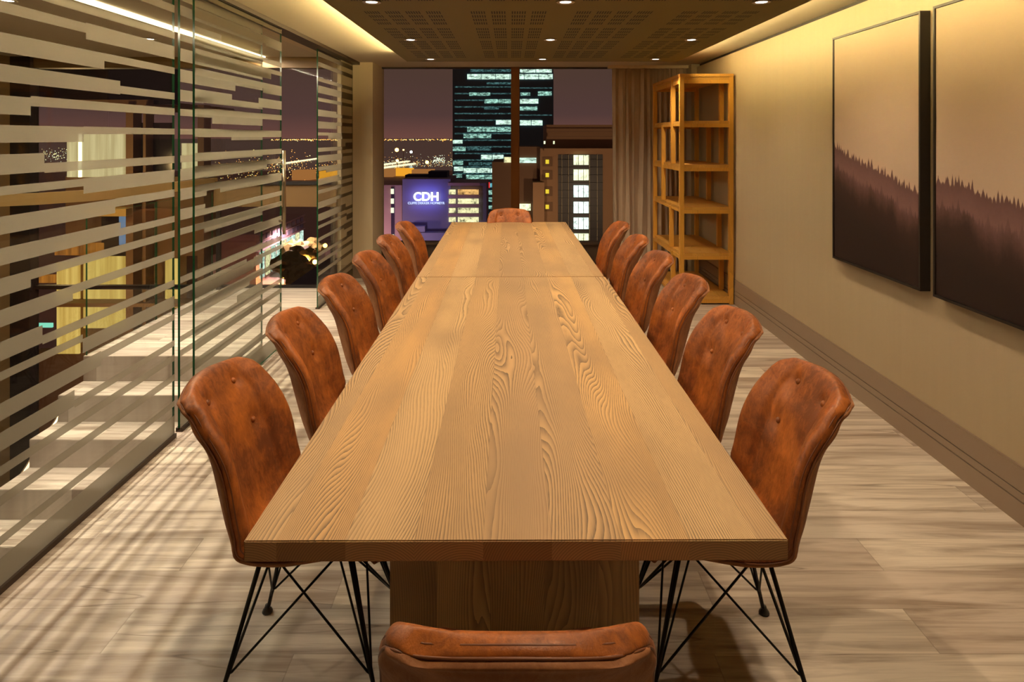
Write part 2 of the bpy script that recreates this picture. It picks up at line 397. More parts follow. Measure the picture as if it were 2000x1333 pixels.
# ------------------------------------------------------------------ landing and stairs outside the glass
struct(box('floor_landing', (-3.12, XL-.022, 4.67, YC, -.3, 0), M['floor']))
stair = tag(MB().build('staircase', M['floor']) if False else thing('staircase', 'pale oak stair running down from the landing behind the glass', 'stairs', (-2.47, 4.67, 0)), 'pale oak stair running down from the landing behind the glass', 'stairs')
for i in range(1, 12):
    y1 = 4.67-.262*(i-1); y0 = y1-.262
    MB().box(-3.12+2.47, XL-.024+2.47, y0-4.67-.002, y1-4.67-.002, -.18*i-.30, -.18*i).build('stair_step', M['floor'], stair, bevel=.003)
sm = MB()
for sx in (-.68,):
    sm.tube([(sx, .0, -.22), (sx, -2.88, -2.2)], .022, 8)
sm.build('stringer', M['steel'], stair)
struct(box('wall_slab_edge', (XL-.02, XL+.02, -2.6, 4.70, -3.4, -.12), M['wall']))
struct(box('wall_below_landing', (-3.12, XL-.04, 4.72, 4.78, -3.4, -.3), M['dark']))
struct(box('floor_lower', (-5.4, XL, -2.6, YC, -3.5, -3.4), M['dark']))
struct(box('wall_left', (-5.4, -5.27, -2.6, YC+.1, -3.5, CEIL), M['brown']))
struct(box('trim_2', (-5.27, -5.06, YC-.05, YC+.08, -3.5, CEIL), M['black']))
struct(box('wall_head', (-5.3, XL-.02, YC, YC+.14, 2.335, CEIL), M['brown']))
w2 = struct(thing('window_2', 'tall window beyond the landing and stair', 'window', (0, YC+.05, 0)))
box('glass_pane', (-5.06, XL-.03, -.006, .006, -3.4, 2.335), M['win'], w2)
for x in (-3.97, -2.60):
    pass
box('bottom_rail', (-5.06, XL-.03, -.03, .03, -.02, .02), M['black'], w2)
struct(box('wall_beside_column', (-1.84, -1.80, YC, 7.26, -.1, CEIL), M['wall']))
rail = tag(thing('timber_guard_rail', 'wide brown timber rail across the landing window', 'rail', (-2.45, YC-.06, 0)), 'wide brown timber rail across the landing window', 'rail')
MB().box(-.66, .62, -.03, .03, .87, 1.10).build('rail_board', M['brown'], rail, bevel=.003)
MB().box(-.66, .62, -.05, .04, 1.10, 1.135).build('rail_cap', M['black'], rail, bevel=.003)
for x in (-.62, .58): MB().box(x-.02, x+.02, -.02, .02, 0, .87).build('rail_post', M['black'], rail)
# curved bronze band added around the stair void in place of a window reflection
path = [(-3.1, 6.72), (-3.14, 6.3), (-3.2, 5.9), (-3.28, 5.5), (-3.40, 5.15), (-3.62, 4.86), (-3.95, 4.66), (-4.4, 4.5), (-5.26, 4.4)]
cb = MB(); n = len(path)
for i, (x, y) in enumerate(path):
    a = Vector(path[min(i+1, n-1)])-Vector(path[max(i-1, 0)]); a.normalize(); nx, ny = -a.y, a.x
    for s_ in (-.02, .02):
        for z in (1.085, 1.175): cb.v.append((x+nx*s_, y+ny*s_, z))
for i in range(n-1):
    b = i*4; c_ = b+4
    cb.f += [(b, b+1, c_+1, c_), (b+2, c_+2, c_+3, b+3), (b+1, b+3, c_+3, c_+1), (b, c_, c_+2, b+2)]
cb.f += [(0, 2, 3, 1), ((n-1)*4, (n-1)*4+1, (n-1)*4+3, (n-1)*4+2)]
M['band'] = plain('satin_bronze', srgb(196, 160, 104), .3, .8)
tag(cb.build('curved_reflection_band', M['band'], smooth=False), 'curved satin bronze band round the stair opening, in place of a window reflection', 'handrail')
# glass balustrade at the landing edge
for y0, y1, lab in ((4.69, 5.60, 'clear glass balustrade pane at the top of the stair'), (5.615, 6.66, 'clear glass balustrade pane between stair and landing window')):
    b_ = thing('glass_balustrade', lab, 'balustrade', (-3.11, y0, 0))
    v = MB().box(-.006, .006, 0, y1-y0, -.1, 1.03)
    mesh_obj('glass_pane', v.v, v.f, None, b_, mats=[M['glass'], M['edge']], mi=[1, 1, 1, 1, 0, 0])
# ------------------------------------------------------------------ glass partition
def film(parent, rects, x, y0):
    m = MB()
    for a, b, z0, z1 in rects:
        if b > a: m.quad((x, a-y0, z0), (x, b-y0, z0), (x, b-y0, z1), (x, a-y0, z1))
    return m.build('frosted_film', M['frost'], parent)
def pane(parent, L, x0=-.006, x1=.006, z0=.012, z1=CEIL-.03):
    v = MB().box(x0, x1, 0, L, z0, z1)
    return mesh_obj('glass_pane', v.v, v.f, None, parent, mats=[M['glass'], M['edge'], M['edge_lit']], mi=[1, 1, 1, 1, 0, 0])
A0, A1 = -2.58, 3.412
steps = [  # (z0,z1 before), (z0,z1 after), Y of the step
 ((2.355, 2.40), (2.355, 2.40), 9), ((2.262, 2.303), (2.262, 2.303), 9), ((2.123, 2.159), (2.123, 2.159), 9),
 ((2.04, 2.08), (2.014, 2.084), 2.70), ((1.90, 1.970), (1.936, 1.971), 2.823), ((1.796, 1.858), (1.80, 1.836), 2.937),
 ((1.681, 1.748), (1.716, 1.754), 2.39), ((1.58, 1.643), (1.614, 1.645), 2.685), ((1.467, 1.539), (1.462, 1.50), 2.46),
 ((1.394, 1.426), (1.362, 1.427), 2.685), ((1.256, 1.320), (1.283, 1.322), 2.90), ((1.148, 1.209), (1.147, 1.181), 2.94),
 ((1.039, 1.103), (1.068, 1.104), 2.39), ((.931, .992), (.958, .994), 2.62), ((.812, .880), (.805, .841), 2.45),
 ((.743, .774), (.694, .754), 2.68), ((.602, .664), (.625, .659), 2.80), ((.495, .561), (.487, .519), 2.63),
 ((.408, .443), (.408, .443), 9), ((.303, .338), (.303, .338), 9), ((.166, .197), (.166, .197), 9), ((.012, .119), (.012, .119), 9)]
def rects_for(y0, y1, seed=None, shift=0.0):
    rs = []
    rg = random.Random(seed)
    for (a, b, ys) in steps:
        if seed is None:
            if ys < y1: rs.append((y0, ys, *a)); rs.append((ys, y1, *b))
            else: rs.append((y0, y1, *a))
            # the pattern repeats further back, towards the camera
        else:
            k = rg.random(); cut = y0+(y1-y0)*rg.uniform(.15, .85)
            if a == b or k < .35: rs.append((y0, y1, *b))
            elif k < .7: rs.append((y0, cut, *b)); rs.append((cut, y1, *a))
            else: rs.append((y0, cut, *a)); rs.append((cut, y1, *b))
    return [(p, q, max(.012, r+shift), s_+shift) for p, q, r, s_ in rs]
p1 = thing('glass_partition', 'wide fixed glass wall panel with frosted stripes beside the front chairs', 'glass panel', (XL, A0, 0))
pane(p1, A1-A0); film(p1, rects_for(A0, A1), .0068, A0)
box('floor_channel', (-.018, .018, 0, A1-A0, 0, .022), M['chan'], p1)
p2 = thing('glass_partition', 'striped fixed glass panel behind the parked sliding door', 'glass panel', (XL, 3.47, 0))
p2r = [(3.47, 4.62, 2.345, 2.40), (3.47, 4.62, 2.262, 2.318)]+rects_for(3.47, 4.62, 5)[2:]
pane(p2, 4.62-3.47); film(p2, p2r, .0068, 3.47)
box('floor_channel', (-.018, .018, 0, 4.62-3.47, 0, .022), M['chan'], p2)
dr = thing('sliding_glass_door', 'open striped glass door with a long steel pull handle', 'door', (XL+.05, 3.53, 0))
DL = 4.865-3.53
dz = [(3.53, 4.865, 2.385, 2.415), (3.53, 4.55, 2.262, 2.318), (4.55, 4.865, 2.25, 2.318), (3.53, 3.85, 2.18, 2.215), (3.53, 4.865, 2.128, 2.163), (3.53, 4.65, 2.02, 2.094), (4.65, 4.865, 2.062, 2.094), (3.53, 4.5, 1.945, 1.985), (4.5, 4.865, 1.912, 1.985),
      (3.53, 4.0, 1.80, 1.868), (4.0, 4.42, 1.80, 1.835), (4.42, 4.865, 1.808, 1.872), (3.53, 4.865, 1.727, 1.766), (3.53, 4.865, 1.60, 1.648)]
dz += [r for r in rects_for(3.53, 4.865, 8, .012) if r[3] < 1.56]
pane(dr, DL); film(dr, dz, .0068, 3.53)
h = MB(); h.tube([(.045, DL-.055, .87), (.045, DL-.055, 1.50)], .0125, 12); 
h.tube([(.0, DL-.055, .97), (.045, DL-.055, .97)], .008, 8); h.tube([(.0, DL-.055, 1.40), (.045, DL-.055, 1.40)], .008, 8)
h.build('pull_handle', M['steel'], dr, smooth=True)
MB().box(-.016, .020, DL-.075, DL-.015, .02, .125).build('patch_fitting', M['steel'], dr, bevel=.003)
MB().box(-.016, .020, DL-.09, DL-.0, .0, .018).build('floor_guide', M['steel'], dr, bevel=.002)
p3 = thing('glass_partition', 'short striped glass panel beside the column', 'glass panel', (XL, 5.95, 0))
pane(p3, 7.25-5.95); film(p3, rects_for(5.95, 7.25, 3), .0068, 5.95)
box('floor_channel', (-.018, .018, 0, 1.3, 0, .012), M['chan'], p3)
tr = struct(MB().box(XL-.05, XL+.085, -2.6, 7.26, CEIL-.03, CEIL).build('trim_3', M['chan'])); 
struct(MB().box(XL-.15, XL-.05, -2.6, 7.0, CEIL-.02, CEIL).build('trim_4', M['col']))
# corridor LED profile
lp = tag(MB().box(-2.655, -2.585, 1.7, 6.74, CEIL-.016, CEIL).build('linear_light', emit('linear_light_glow', (1, .80, .45, 1), 5.0)), 'long glowing linear light in the landing ceiling behind the glass', 'light')
# ------------------------------------------------------------------ downlights
M['glow'] = emit('lamp_glow', (1, .9, .74, 1), 14.0); M['ringm'] = plain('lamp_trim', srgb(205, 190, 165), .4)
def make_downlight():
    t = thing('ceiling_downlight', '', 'downlight', (0, 0, PANEL))
    MB().lathe([(.03, 0), (.048, -.001), (.052, -.004), (.05, -.006), (.036, -.006), (.03, -.001)], 28).build('trim_ring', M['ringm'], t, smooth=True)
    MB().lathe([(.031, -.001), (.031, -.003)], 24).build('lamp_lens', M['glow'], t)
    return t
d0 = make_downlight(); index_kids()
side = {SPOT_X[0]: 'on the glass-wall side', SPOT_X[1]: 'in the middle line', SPOT_X[2]: 'on the picture-wall side'}
rown = {6.09: 'nearest the end window', 4.876: 'in the second row from the window', 3.514: 'in the third row from the window', 2.2: 'above the front chairs', .9: 'over the table head', -.5: 'behind the table'}
first = True
for y in SPOT_Y[:3]:
    for x in SPOT_X:
        d = d0 if first else copy_tree(d0); first = False
        d.location = (x, y, PANEL); d['label'] = f'small round recessed downlight {side[x]}, {rown[y]}'; d['group'] = 'downlights in the slotted ceiling panel'
for y, lab in ((5.53, 'small downlight over the landing, farther from the camera'), (3.97, 'small downlight over the stair behind the glass')):
    d = copy_tree(d0); d.location = (-3.12, y, CEIL); d['label'] = lab; d['group'] = 'downlights over the landing'
# ------------------------------------------------------------------ tables
def table(name_label, cx, y0, y1, rz, w=1.146, ins=.40):
    L = y1-y0
    t = thing('dining_table', name_label, 'table', (cx, (y0+y1)/2, 0), rz)
    tt = MB().box(-w/2, w/2, -L/2, L/2, .705, .75).build('table_top', M['ash'], t, bevel=.0025)
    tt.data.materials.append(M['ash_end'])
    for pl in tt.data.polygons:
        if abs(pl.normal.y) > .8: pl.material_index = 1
    for sy in (-1, 1):
        yc = sy*(L/2-(ins if sy > 0 else .40))
        MB().box(-.335, .335, yc-.03, yc+.03, 0, .705).build('slab_leg', M['ash_leg'], t, bevel=.002)
    MB().box(-.05, .05, -(L/2-.46), (L/2-ins-.03), .60, .705).build('under_beam', M['ash_leg'], t)
    return t
table('long pale ash table closest to the camera', .006, 1.348, 3.890, math.radians(.25), 1.148)
table('long pale ash table butted against the first, nearer the window', -.012, 3.894, 6.40, math.radians(.45), 1.140, .74)
# ------------------------------------------------------------------ chairs
prof = [(.205, .396), (.19, .416), (.13, .424), (.04, .416), (-.06, .402), (-.135, .406), (-.190, .434), (-.222, .484), (-.246, .555), (-.270, .632), (-.294, .716), (-.326, .780), (-.350, .827), (-.366, .851)]
def catmull(P, n):
    res = []
    m = len(P)
    for i in range(n):
        s_ = i/(n-1)*(m-1); k = min(int(s_), m-2); f = s_-k
        p = [Vector(P[max(0, min(m-1, k+j))]) for j in (-1, 0, 1, 2)]
        res.append(.5*((2*p[1])+(-p[0]+p[2])*f+(2*p[0]-5*p[1]+4*p[2]-p[3])*f*f+(-p[0]+3*p[1]-3*p[2]+p[3])*f**3))
    return res
NV, NU = 34, 20
PC = catmull(prof, NV)
def lerp_tab(tab, v):
    for (a, x), (b, y) in zip(tab, tab[1:]):
        if v <= b: f = (v-a)/(b-a); f = f*f*(3-2*f); return x+(y-x)*f
    return tab[-1][1]
HW = [(0, .165), (.05, .192), (.3, .222), (.5, .239), (.62, .236), (.8, .222), (.9, .202), (.96, .172), (1, .132)]
WING = [(0, .012), (.2, .025), (.42, .038), (.55, .066), (.7, .080), (.85, .050), (1, .008)]   # how far the sides curl up / forward
def shell_pt(a, v, off=0.0, grow=0.0):
    i = v*(NV-1); k = min(int(i), NV-2); f = i-k
    c = PC[k].lerp(PC[k+1], f)
    tg = (PC[min(k+1, NV-1)]-PC[max(k-1, 0)] if f < .5 else PC[min(k+2, NV-1)]-PC[k]); tg.normalize()
    nrm = Vector((-tg.y, tg.x)); nrm = -nrm     # towards the sitter
    if nrm.x < 0 and v > .6: nrm = -nrm
    if nrm.y < 0 and v < .4: nrm = -nrm
    hw = lerp_tab(HW, v)+grow
    wg = lerp_tab(WING, v)
    x = a*hw
    d = wg*abs(a)**2.4+off
    q_ = max(0, (v-.80)/.20); arch = .026*(1-a*a)*q_*q_
    return Vector((x, c.x+nrm.x*d+tg.x*arch, c.y+nrm.y*d+tg.y*arch)) + Vector((0, tg.x, tg.y))*grow*(1 if v > .98 else (-1 if v < .02 else 0))
BUT = [(-.42, .735), (.42, .735), (-.42, .875), (.42, .875)]
def pad_off(a, v):
    e = min(1, (1-abs(a))/.14); ev = min(1, v/.04, (1-v)/.06)
    t_ = .014+.020*math.sqrt(max(0, e*(2-e)))*math.sqrt(max(0, ev*(2-ev)))
    for ba, bv in BUT:
        r2 = ((a-ba)*.21/.024)**2+((v-bv)*.98/.026)**2
        t_ -= .013*math.exp(-r2)
    # soft vertical fold between the flat middle and the wing
    k_ = min(1, max(0, (abs(a)-.58)/.07)); t_ += .009*k_*k_*(3-2*k_)*min(1, max(0, (v-.45)/.12))*min(1, max(0, (.93-v)/.12))*e*ev
    t_ -= .004*math.exp(-((abs(a)-.575)/.03)**2)*min(1, max(0, (v-.45)/.12))*ev
    return t_
def sheet_mesh(name, top, bot, mat, parent, sub=1, nu=44, nv=72):
    vs, fs = [], []
    for lay in (top, bot):
        for j in range(nv):
            for i in range(nu): 
                a = -1+2*i/(nu-1); v = j/(nv-1)
                vs.append(lay(a, v))
    N = nu*nv
    for j in range(nv-1):
        for i in range(nu-1):
            q = j*nu+i
            fs.append((q, q+1, q+1+nu, q+nu)); fs.append((N+q, N+q+nu, N+q+1+nu, N+q+1))
    def side(idx):
        for p, q in zip(idx, idx[1:]): fs.append((p, p+N, q+N, q))
    bd = [i for i in range(nu)]+[j*nu+nu-1 for j in range(1, nv)]+[(nv-1)*nu+i for i in range(nu-2, -1, -1)]+[j*nu for j in range(nv-2, -1, -1)]
    side(bd)
    o = mesh_obj(name, vs, fs, mat, parent, smooth=True)
    bm = bmesh.new(); bm.from_mesh(o.data); bmesh.ops.recalc_face_normals(bm, faces=bm.faces); bm.to_mesh(o.data); bm.free()
    md = o.modifiers.new('s', 'SUBSURF'); md.levels = sub; md.render_levels = sub
    return o
def make_chair():
    t = thing('dining_chair', '', 'chair', (0, 0, 0))
    sheet_mesh('leather_pad', lambda a, v: shell_pt(a, v, pad_off(a, v)+.004), lambda a, v: shell_pt(a, v, .0), M['leather'], t)
    sheet_mesh('back_shell', lambda a, v: shell_pt(a, v, .001, -.002), lambda a, v: shell_pt(a, v, -.012-.006*(1-abs(a)**4)*(1 if .1 < v < .95 else .3), -.001), M['leather_back'], t)
    def rim(off, g):
        pts = []
        for i in range(0, 21): pts.append(shell_pt(-1+2*i/20, 0, off, g))
        for j in range(1, 45): pts.append(shell_pt(1, j/45, off, g))
        for i in range(0, 21): pts.append(shell_pt(1-2*i/20, 1, off, g))
        for j in range(1, 45): pts.append(shell_pt(-1, 1-j/45, off, g))
        # relax to follow the softened outline
        for _ in range(3): pts = [(pts[k-1]+pts[k]*2+pts[(k+1) % len(pts)])/4 for k in range(len(pts))]
        return pts
    MB().tube(rim(.0145, -.0018), .0022, 6, closed=True).build('piping', M['stitch'], t, smooth=True)
    MB().tube(rim(-.0015, -.0010), .0026, 6, closed=True).build('piping', M['stitch'], t, smooth=True)
    for ba, bv in BUT:
        p = shell_pt(ba, bv, pad_off(ba, bv)+.006); q = shell_pt(ba, bv, .1); d = (q-p).normalized()
        rot = Vector((0, 0, 1)).rotation_difference(d).to_matrix()
        b = MB().lathe([(.0012, .0075), (.006, .0065), (.0095, .003), (.0105, 0), (.009, -.004)][::-1], 16)
        b.v = [tuple(rot @ Vector(v)+p) for v in b.v]
        b.build('button', M['leather'], t, smooth=True)
    # wire base
    top = {}; foot = {}
    for sx in (-1, 1):
        for sy in (-1, 1):
            top[sx, sy] = Vector((sx*.115, sy*.125-.01, .395)); foot[sx, sy] = Vector((sx*.185, sy*.225-.01, .0))
    for k in top:
        f = foot[k]; tp = top[k]
        l = MB().tube([tp, tp.lerp(f, .93), Vector((f.x, f.y, .012))], [.0062, .0062, .0062], 8)
        lg = l.build('leg', M['wire'], t, smooth=True)
        MB().lathe([(.007, .026), (.009, .018), (.016, .008), (.0175, .003), (.016, 0)][::-1], 16, c=(f.x, f.y, 0)).build('glide', M['glide'], lg, smooth=True)
    for a, b in (((-1, -1), (1, -1)), ((1, -1), (1, 1)), ((1, 1), (-1, 1)), ((-1, 1), (-1, -1))):
        m = MB()
        for p, q in ((a, b), (b, a)):
            lo = foot[p].lerp(top[p], .22); hi = top[q].lerp(top[p], .12)+Vector((0, 0, -.004))
            m.tube([lo, lo.lerp(hi, .04)+Vector((0, 0, -.006)), hi], .0036, 6)
        for p, q in ((a, b), (b, a)):
            e_ = (top[q]-top[p]).normalized(); m.tube([foot[p].lerp(top[p], .08), top[p]+e_*.03], .0034, 6)
        m.build('cross_brace', M['wire'], t, smooth=True)
    m = MB(); ks = [(-1, -1), (1, -1), (1, 1), (-1, 1)]
    m.tube([top[k] for k in ks], .0055, 8, closed=True)
    m.tube([top[-1, -1], top[1, 1]], .005, 8); m.tube([top[1, -1], top[-1, 1]], .005, 8)
    for k in ks: m.lathe([(.012, 0), (.012, .018)], 12, c=tuple(top[k]))
    m.build('seat_mount', M['wire'], t, smooth=True)
    return t
ch0 = make_chair(); index_kids()
ordn = ['first', 'second', 'third', 'fourth', 'fifth', 'sixth']
YS = [1.97, 2.62, 3.29, 3.98, 4.68, 5.42]
spots = []
for k, y in enumerate(YS):
    spots.append((-.585, y, -PI/2, f'tan leather wire-base chair on the glass-wall side of the table, {ordn[k]} from the camera end', (0, 2, 0, -1, 1, 0)[k]))
    spots.append((.61, y+.0, PI/2, f'tan leather wire-base chair on the picture-wall side of the table, {ordn[k]} from the camera end', (-1, 1, 0, 1, -1, 0)[k]))
spots.append((.010, 1.276, 0, 'tan leather chair at the near table head, seen from behind', 0))
spots.append((-.015, 6.12, PI, 'tan leather chair at the far table head, in front of the end window', 0))
for i, (x, y, rz, lab, jit) in enumerate(spots):
    c = ch0 if i == 0 else copy_tree(ch0)
    c.location = (x, y, 0); c.rotation_euler = (0, 0, rz+math.radians(jit*1.5)); c['label'] = lab; c['group'] = 'tan leather chairs around the table'
# ------------------------------------------------------------------ pictures
def picture_mat(name, tree0, tree1, seed):
    """misty forest print: v is height 0..1, the tree line falls from tree0 to tree1 along the picture"""
    m, t = new_mat(name)
    x, y, z = t.xyz(t.n('ShaderNodeTexCoord', 3))      # y: 0 far edge ... -.9 near edge, z: 0..1.42
    u = t.m('DIVIDE', t.m('MULTIPLY', y, -1.0), .9); v = t.m('DIVIDE', z, 1.42)
    line = t.m('ADD', tree0, t.m('MULTIPLY', u, tree1-tree0))
    def jag(sc, amp, sd):
        # pointed conifer tops: triangle wave of random heights
        uu = t.m('MULTIPLY', t.m('ADD', u, sd), sc); cell = t.m('FLOOR', uu); fr = t.m('ABSOLUTE', t.m('SUBTRACT', t.m('FRACT', uu), .5))
        wn = t.t.nodes.new('ShaderNodeTexWhiteNoise'); wn.noise_dimensions = '1D'; t.t.links.new(cell, wn.inputs['W'])
        hgt = t.m('MULTIPLY', wn.outputs[0], amp)
        return t.m('MULTIPLY', hgt, t.m('SUBTRACT', 1.0, t.m('MULTIPLY', fr, 2.0)))
    nz = t.n('ShaderNodeTexNoise', Vector=t.comb(t.m('MULTIPLY', u, 1.0), seed, 0.0), Scale=4.0, Detail=3.0)
    rough = t.n('ShaderNodeTexNoise', Vector=t.comb(t.m('MULTIPLY', u, 60.0), t.m('MULTIPLY', v, 60.0), seed), Scale=1.0, Detail=3.0)
    l1 = t.m('ADD', line, t.m('MULTIPLY', t.m('SUBTRACT', nz, .5), .10))
    j1 = t.m('MAXIMUM', jag(41.0, .045, .3+seed), jag(27.0, .042, .71+seed))
    j2 = t.m('MAXIMUM', jag(24.0, .055, .13+seed), jag(47.0, .035, .47+seed))
    fz = t.m('MULTIPLY', t.m('SUBTRACT', rough, .5), .018)
    d1 = t.m('SUBTRACT', t.m('ADD', t.m('ADD', l1, j1), fz), v)                     # >0 inside far ridge
    d2 = t.m('SUBTRACT', t.m('ADD', t.m('ADD', t.m('SUBTRACT', l1, .085), j2), fz), v)
    sky = t.ramp(v, [(0, srgb(192, 168, 148)), (.6, srgb(192, 168, 146)), (1, srgb(178, 158, 132))])
    m1 = t.ramp(d1, [(0, (0, 0, 0)), (.006, (1, 1, 1))])
    s1 = t.m('SUBTRACT', t.m('ADD', l1, t.m('ADD', .03, t.m('MULTIPLY', fz, 1.5))), v)
    far = t.ramp(s1, [(0, srgb(92, 64, 64)), (.10, srgb(122, 90, 88)), (.2, srgb(80, 54, 52))])
    m2 = t.m('MULTIPLY', t.ramp(d2, [(0, (0, 0, 0)), (.012, (1, 1, 1))]), t.ramp(t.m('ADD', t.m('SUBTRACT', s1, .09), t.m('MULTIPLY', t.m('SUBTRACT', nz, .5), .3)), [(0, (.25, .25, .25)), (.10, (1, 1, 1))]))
    near = t.ramp(t.m('SUBTRACT', s1, .08), [(0, srgb(60, 38, 34)), (.2, srgb(38, 24, 22))])
    c = t.mix(m1, sky, far); c = t.mix(m2, c, near)
    out(t, bsdf(t, c, .6, spec=.3)); return m
def picture(label, yfar, mat):
    p = thing('framed_picture', label, 'picture', (2.062, yfar, .82), 0)
    H, Wd = 1.42, .90
    f = MB(); f.box(0, .052, -Wd, 0, 0, .012); f.box(0, .052, -Wd, 0, H-.012, H); f.box(0, .052, -Wd, -Wd+.012, .012, H-.012); f.box(0, .052, -.012, 0, .012, H-.012)
    f.build('frame', M['black'], p)
    q = MB().box(.006, .045, -Wd+.014, -.014, .014, H-.014).build('canvas', mat, p)
    on_wall(p)
    return p
picture('black framed misty forest picture nearer the window, whole in view', 4.135, picture_mat('forest_print', .50, .34, 1.7))
picture('black framed misty forest picture nearer the camera, cut by the photo edge', 3.135, picture_mat('forest_print_two', .39, .33, 4.2))
# ------------------------------------------------------------------ bookshelf
bs = thing('open_bookshelf', 'tall open pine shelving unit in the corner by the curtain', 'shelf', (1.613, 6.11, 0))
BW, BD, BH = .513, 1.17, 2.206
pw = .042
for x in (0, BW-pw):
    for y in (0, BD-pw): MB().box(x, x+pw, y, y+pw, 0, BH-.03).build('post', M['shelf'], bs, bevel=.003)
SZ = [.075, .49, .93, 1.336, 1.756]
for i, z in enumerate(SZ+[BH-.03]):
    th = .03 if i < 5 else .03
    MB().box(.012, BW-.012, .008, BD-.008, z-.028, z).build('shelf_board', M['shelf_flat'], bs, bevel=.002)
    r = MB()
    r.box(pw, BW-pw, .004, .026, z-.062, z-.028); r.box(pw, BW-pw, BD-.026, BD-.004, z-.062, z-.028)
    r.box(.004, .026, pw, BD-pw, z-.062, z-.028) if i in (1, 3, 5) else r.box(.004, .026, pw, BD-pw, z-.05, z-.028)
    r.build('rail', M['shelf'], bs)
MB().box(-.002, BW+.002, -.002, BD+.002, BH-.03, BH).build('top_board', M['shelf_flat'], bs, bevel=.003)
for yy, z0, z1 in ((.31, SZ[3], BH-.03), (.72, SZ[2], SZ[4]-.028), (.38, SZ[1], SZ[2]-.028), (.31, SZ[0], SZ[1]-.028)):
    for x in (-.008, BW-pw+.004): MB().box(x, x+pw, yy-.02, yy+.02, z0, z1).build('divider', M['shelf'], bs, bevel=.002)
# ------------------------------------------------------------------ curtain
cv, cf = [], []
NX, NZ = 170, 14
for layer in (0, 1):
    for j in range(NZ+1):
        z = .02+(CEIL-.05)*j/NZ
        for i in range(NX+1):
            s_ = i/NX; x = 1.215+s_*.86
            ph = s_*2*PI*12+2.0*math.sin(s_*8+.3*z)+1.0*math.sin(s_*23+z*.6)+.5*math.sin(s_*51-z)
            amp = .038*(.7+.3*math.sin(s_*31+z*.7))*(1-.25*j/NZ)
            cv.append((x+.012*math.sin(ph*2+z*.3), 7.60+amp*math.sin(ph)+.006*math.sin(z*7+s_*30)+layer*.004, z))
NN = (NX+1)*(NZ+1)
for j in range(NZ):
    for i in range(NX):
        q = j*(NX+1)+i
        cf.append((q, q+1, q+NX+2, q+NX+1)); cf.append((NN+q, NN+q+NX+1, NN+q+NX+2, NN+q+1))
for j in range(NZ):
    for q in (j*(NX+1), j*(NX+1)+NX): cf.append((q, q+NX+1, NN+q+NX+1, NN+q))
for i in range(NX):
    for q in (i, NZ*(NX+1)+i): cf.append((q, q+1, NN+q+1, NN+q))
cu = mesh_obj('curtain', cv, cf, M['cloth'], smooth=True)
tag(cu, 'floor-length taupe linen curtain drawn aside at the end window', 'curtain')
box('curtain_track', (1.15, 2.1, 7.57, 7.63, CEIL-.035, CEIL), M['col'], cu)
# ------------------------------------------------------------------ the city outside
GZ = -46.0
def px(x, y, D): return ((x-998)/1250*D, D, 1.6-(y-268)/1250*D)
def pr(x0, x1, y0, y1, D):
    a = px(x0, y1, D); b = px(x1, y0, D); return a[0], b[0], a[2], b[2]
def lit_mat(name, col, strength, scale=(.8, .8, .8), thr=.42, dark=(.01, .02, .02)):
    m, t = new_mat(name)
    co = t.n('ShaderNodeTexCoord', 3)
    n = t.n('ShaderNodeTexNoise', Vector=t.n('ShaderNodeMapping', Vector=co, Scale=scale), Scale=1.0, Detail=4.0, Roughness=.7)
    k = t.ramp(n, [(thr-.08, (.12, .12, .12)), (thr+.06, (.75, .75, .75)), (.7, (1.3, 1.3, 1.3))])
    out(t, t.n('ShaderNodeEmission', Color=t.mix(1.0, k, col, 'MULTIPLY'), Strength=strength)); return m
struct(box('ground', (-9000, 9000, 8.4, 22000, GZ-1, GZ), plain('city_ground', srgb(205, 165, 165), .5, vary=.3, scale=.01)), cat='ground')
struct(box('bay_water', (-9000, 9000, 900, 21000, GZ, GZ+.3), plain('night_water', (.85, .85, .9, 1), .22, 1.0)), cat='water')
cityst = plain('tower_glass', (.05, .10, .14, 1), .3)
green = lit_mat('office_light_green', (.50, .95, .78, 1), .95, (.6, 1, 1.6), .50)
greenw = lit_mat('office_light_pale', (.72, 1.0, .82, 1), 1.2, (.5, 1, 1.3), .43)
greend = lit_mat('office_light_dim', (.18, .42, .42, 1), .45, (.9, 1, 2.2), .5)
blue_l = lit_mat('office_light_teal', (.2, .75, .85, 1), .8, (.4, 1, 1), .45)
ylw = lit_mat('office_light_yellow', (1.0, .93, .50, 1), 1.1, (.9, 1, .9), .40)
org = lit_mat('office_light_orange', (1.0, .55, .18, 1), 1.0, (.5, 1, .9), .42)
D = 300
tw = thing('glass_office_tower', 'dark glass tower with rows of greenish lit floors', 'building', (*px(982, 0, D)[:2], GZ))
ox, oy, oz = tw.location
def part_px(name, x0, x1, y0, y1, D, mat, par, dy=-.4, dep=.3):
    a, b, c, d = pr(x0, x1, y0, y1, D); o_ = par.location
    return MB().box(a-o_.x, b-o_.x, D+dy-o_.y, D+dy+dep-o_.y, c-o_.z, d-o_.z).build(name, mat, par)
a, b, c, d = pr(884, 1081, 60, 440, D)
MB().box(a-ox, b-ox, 0, 40, 0, d-oz).build('tower_body', cityst, tw)
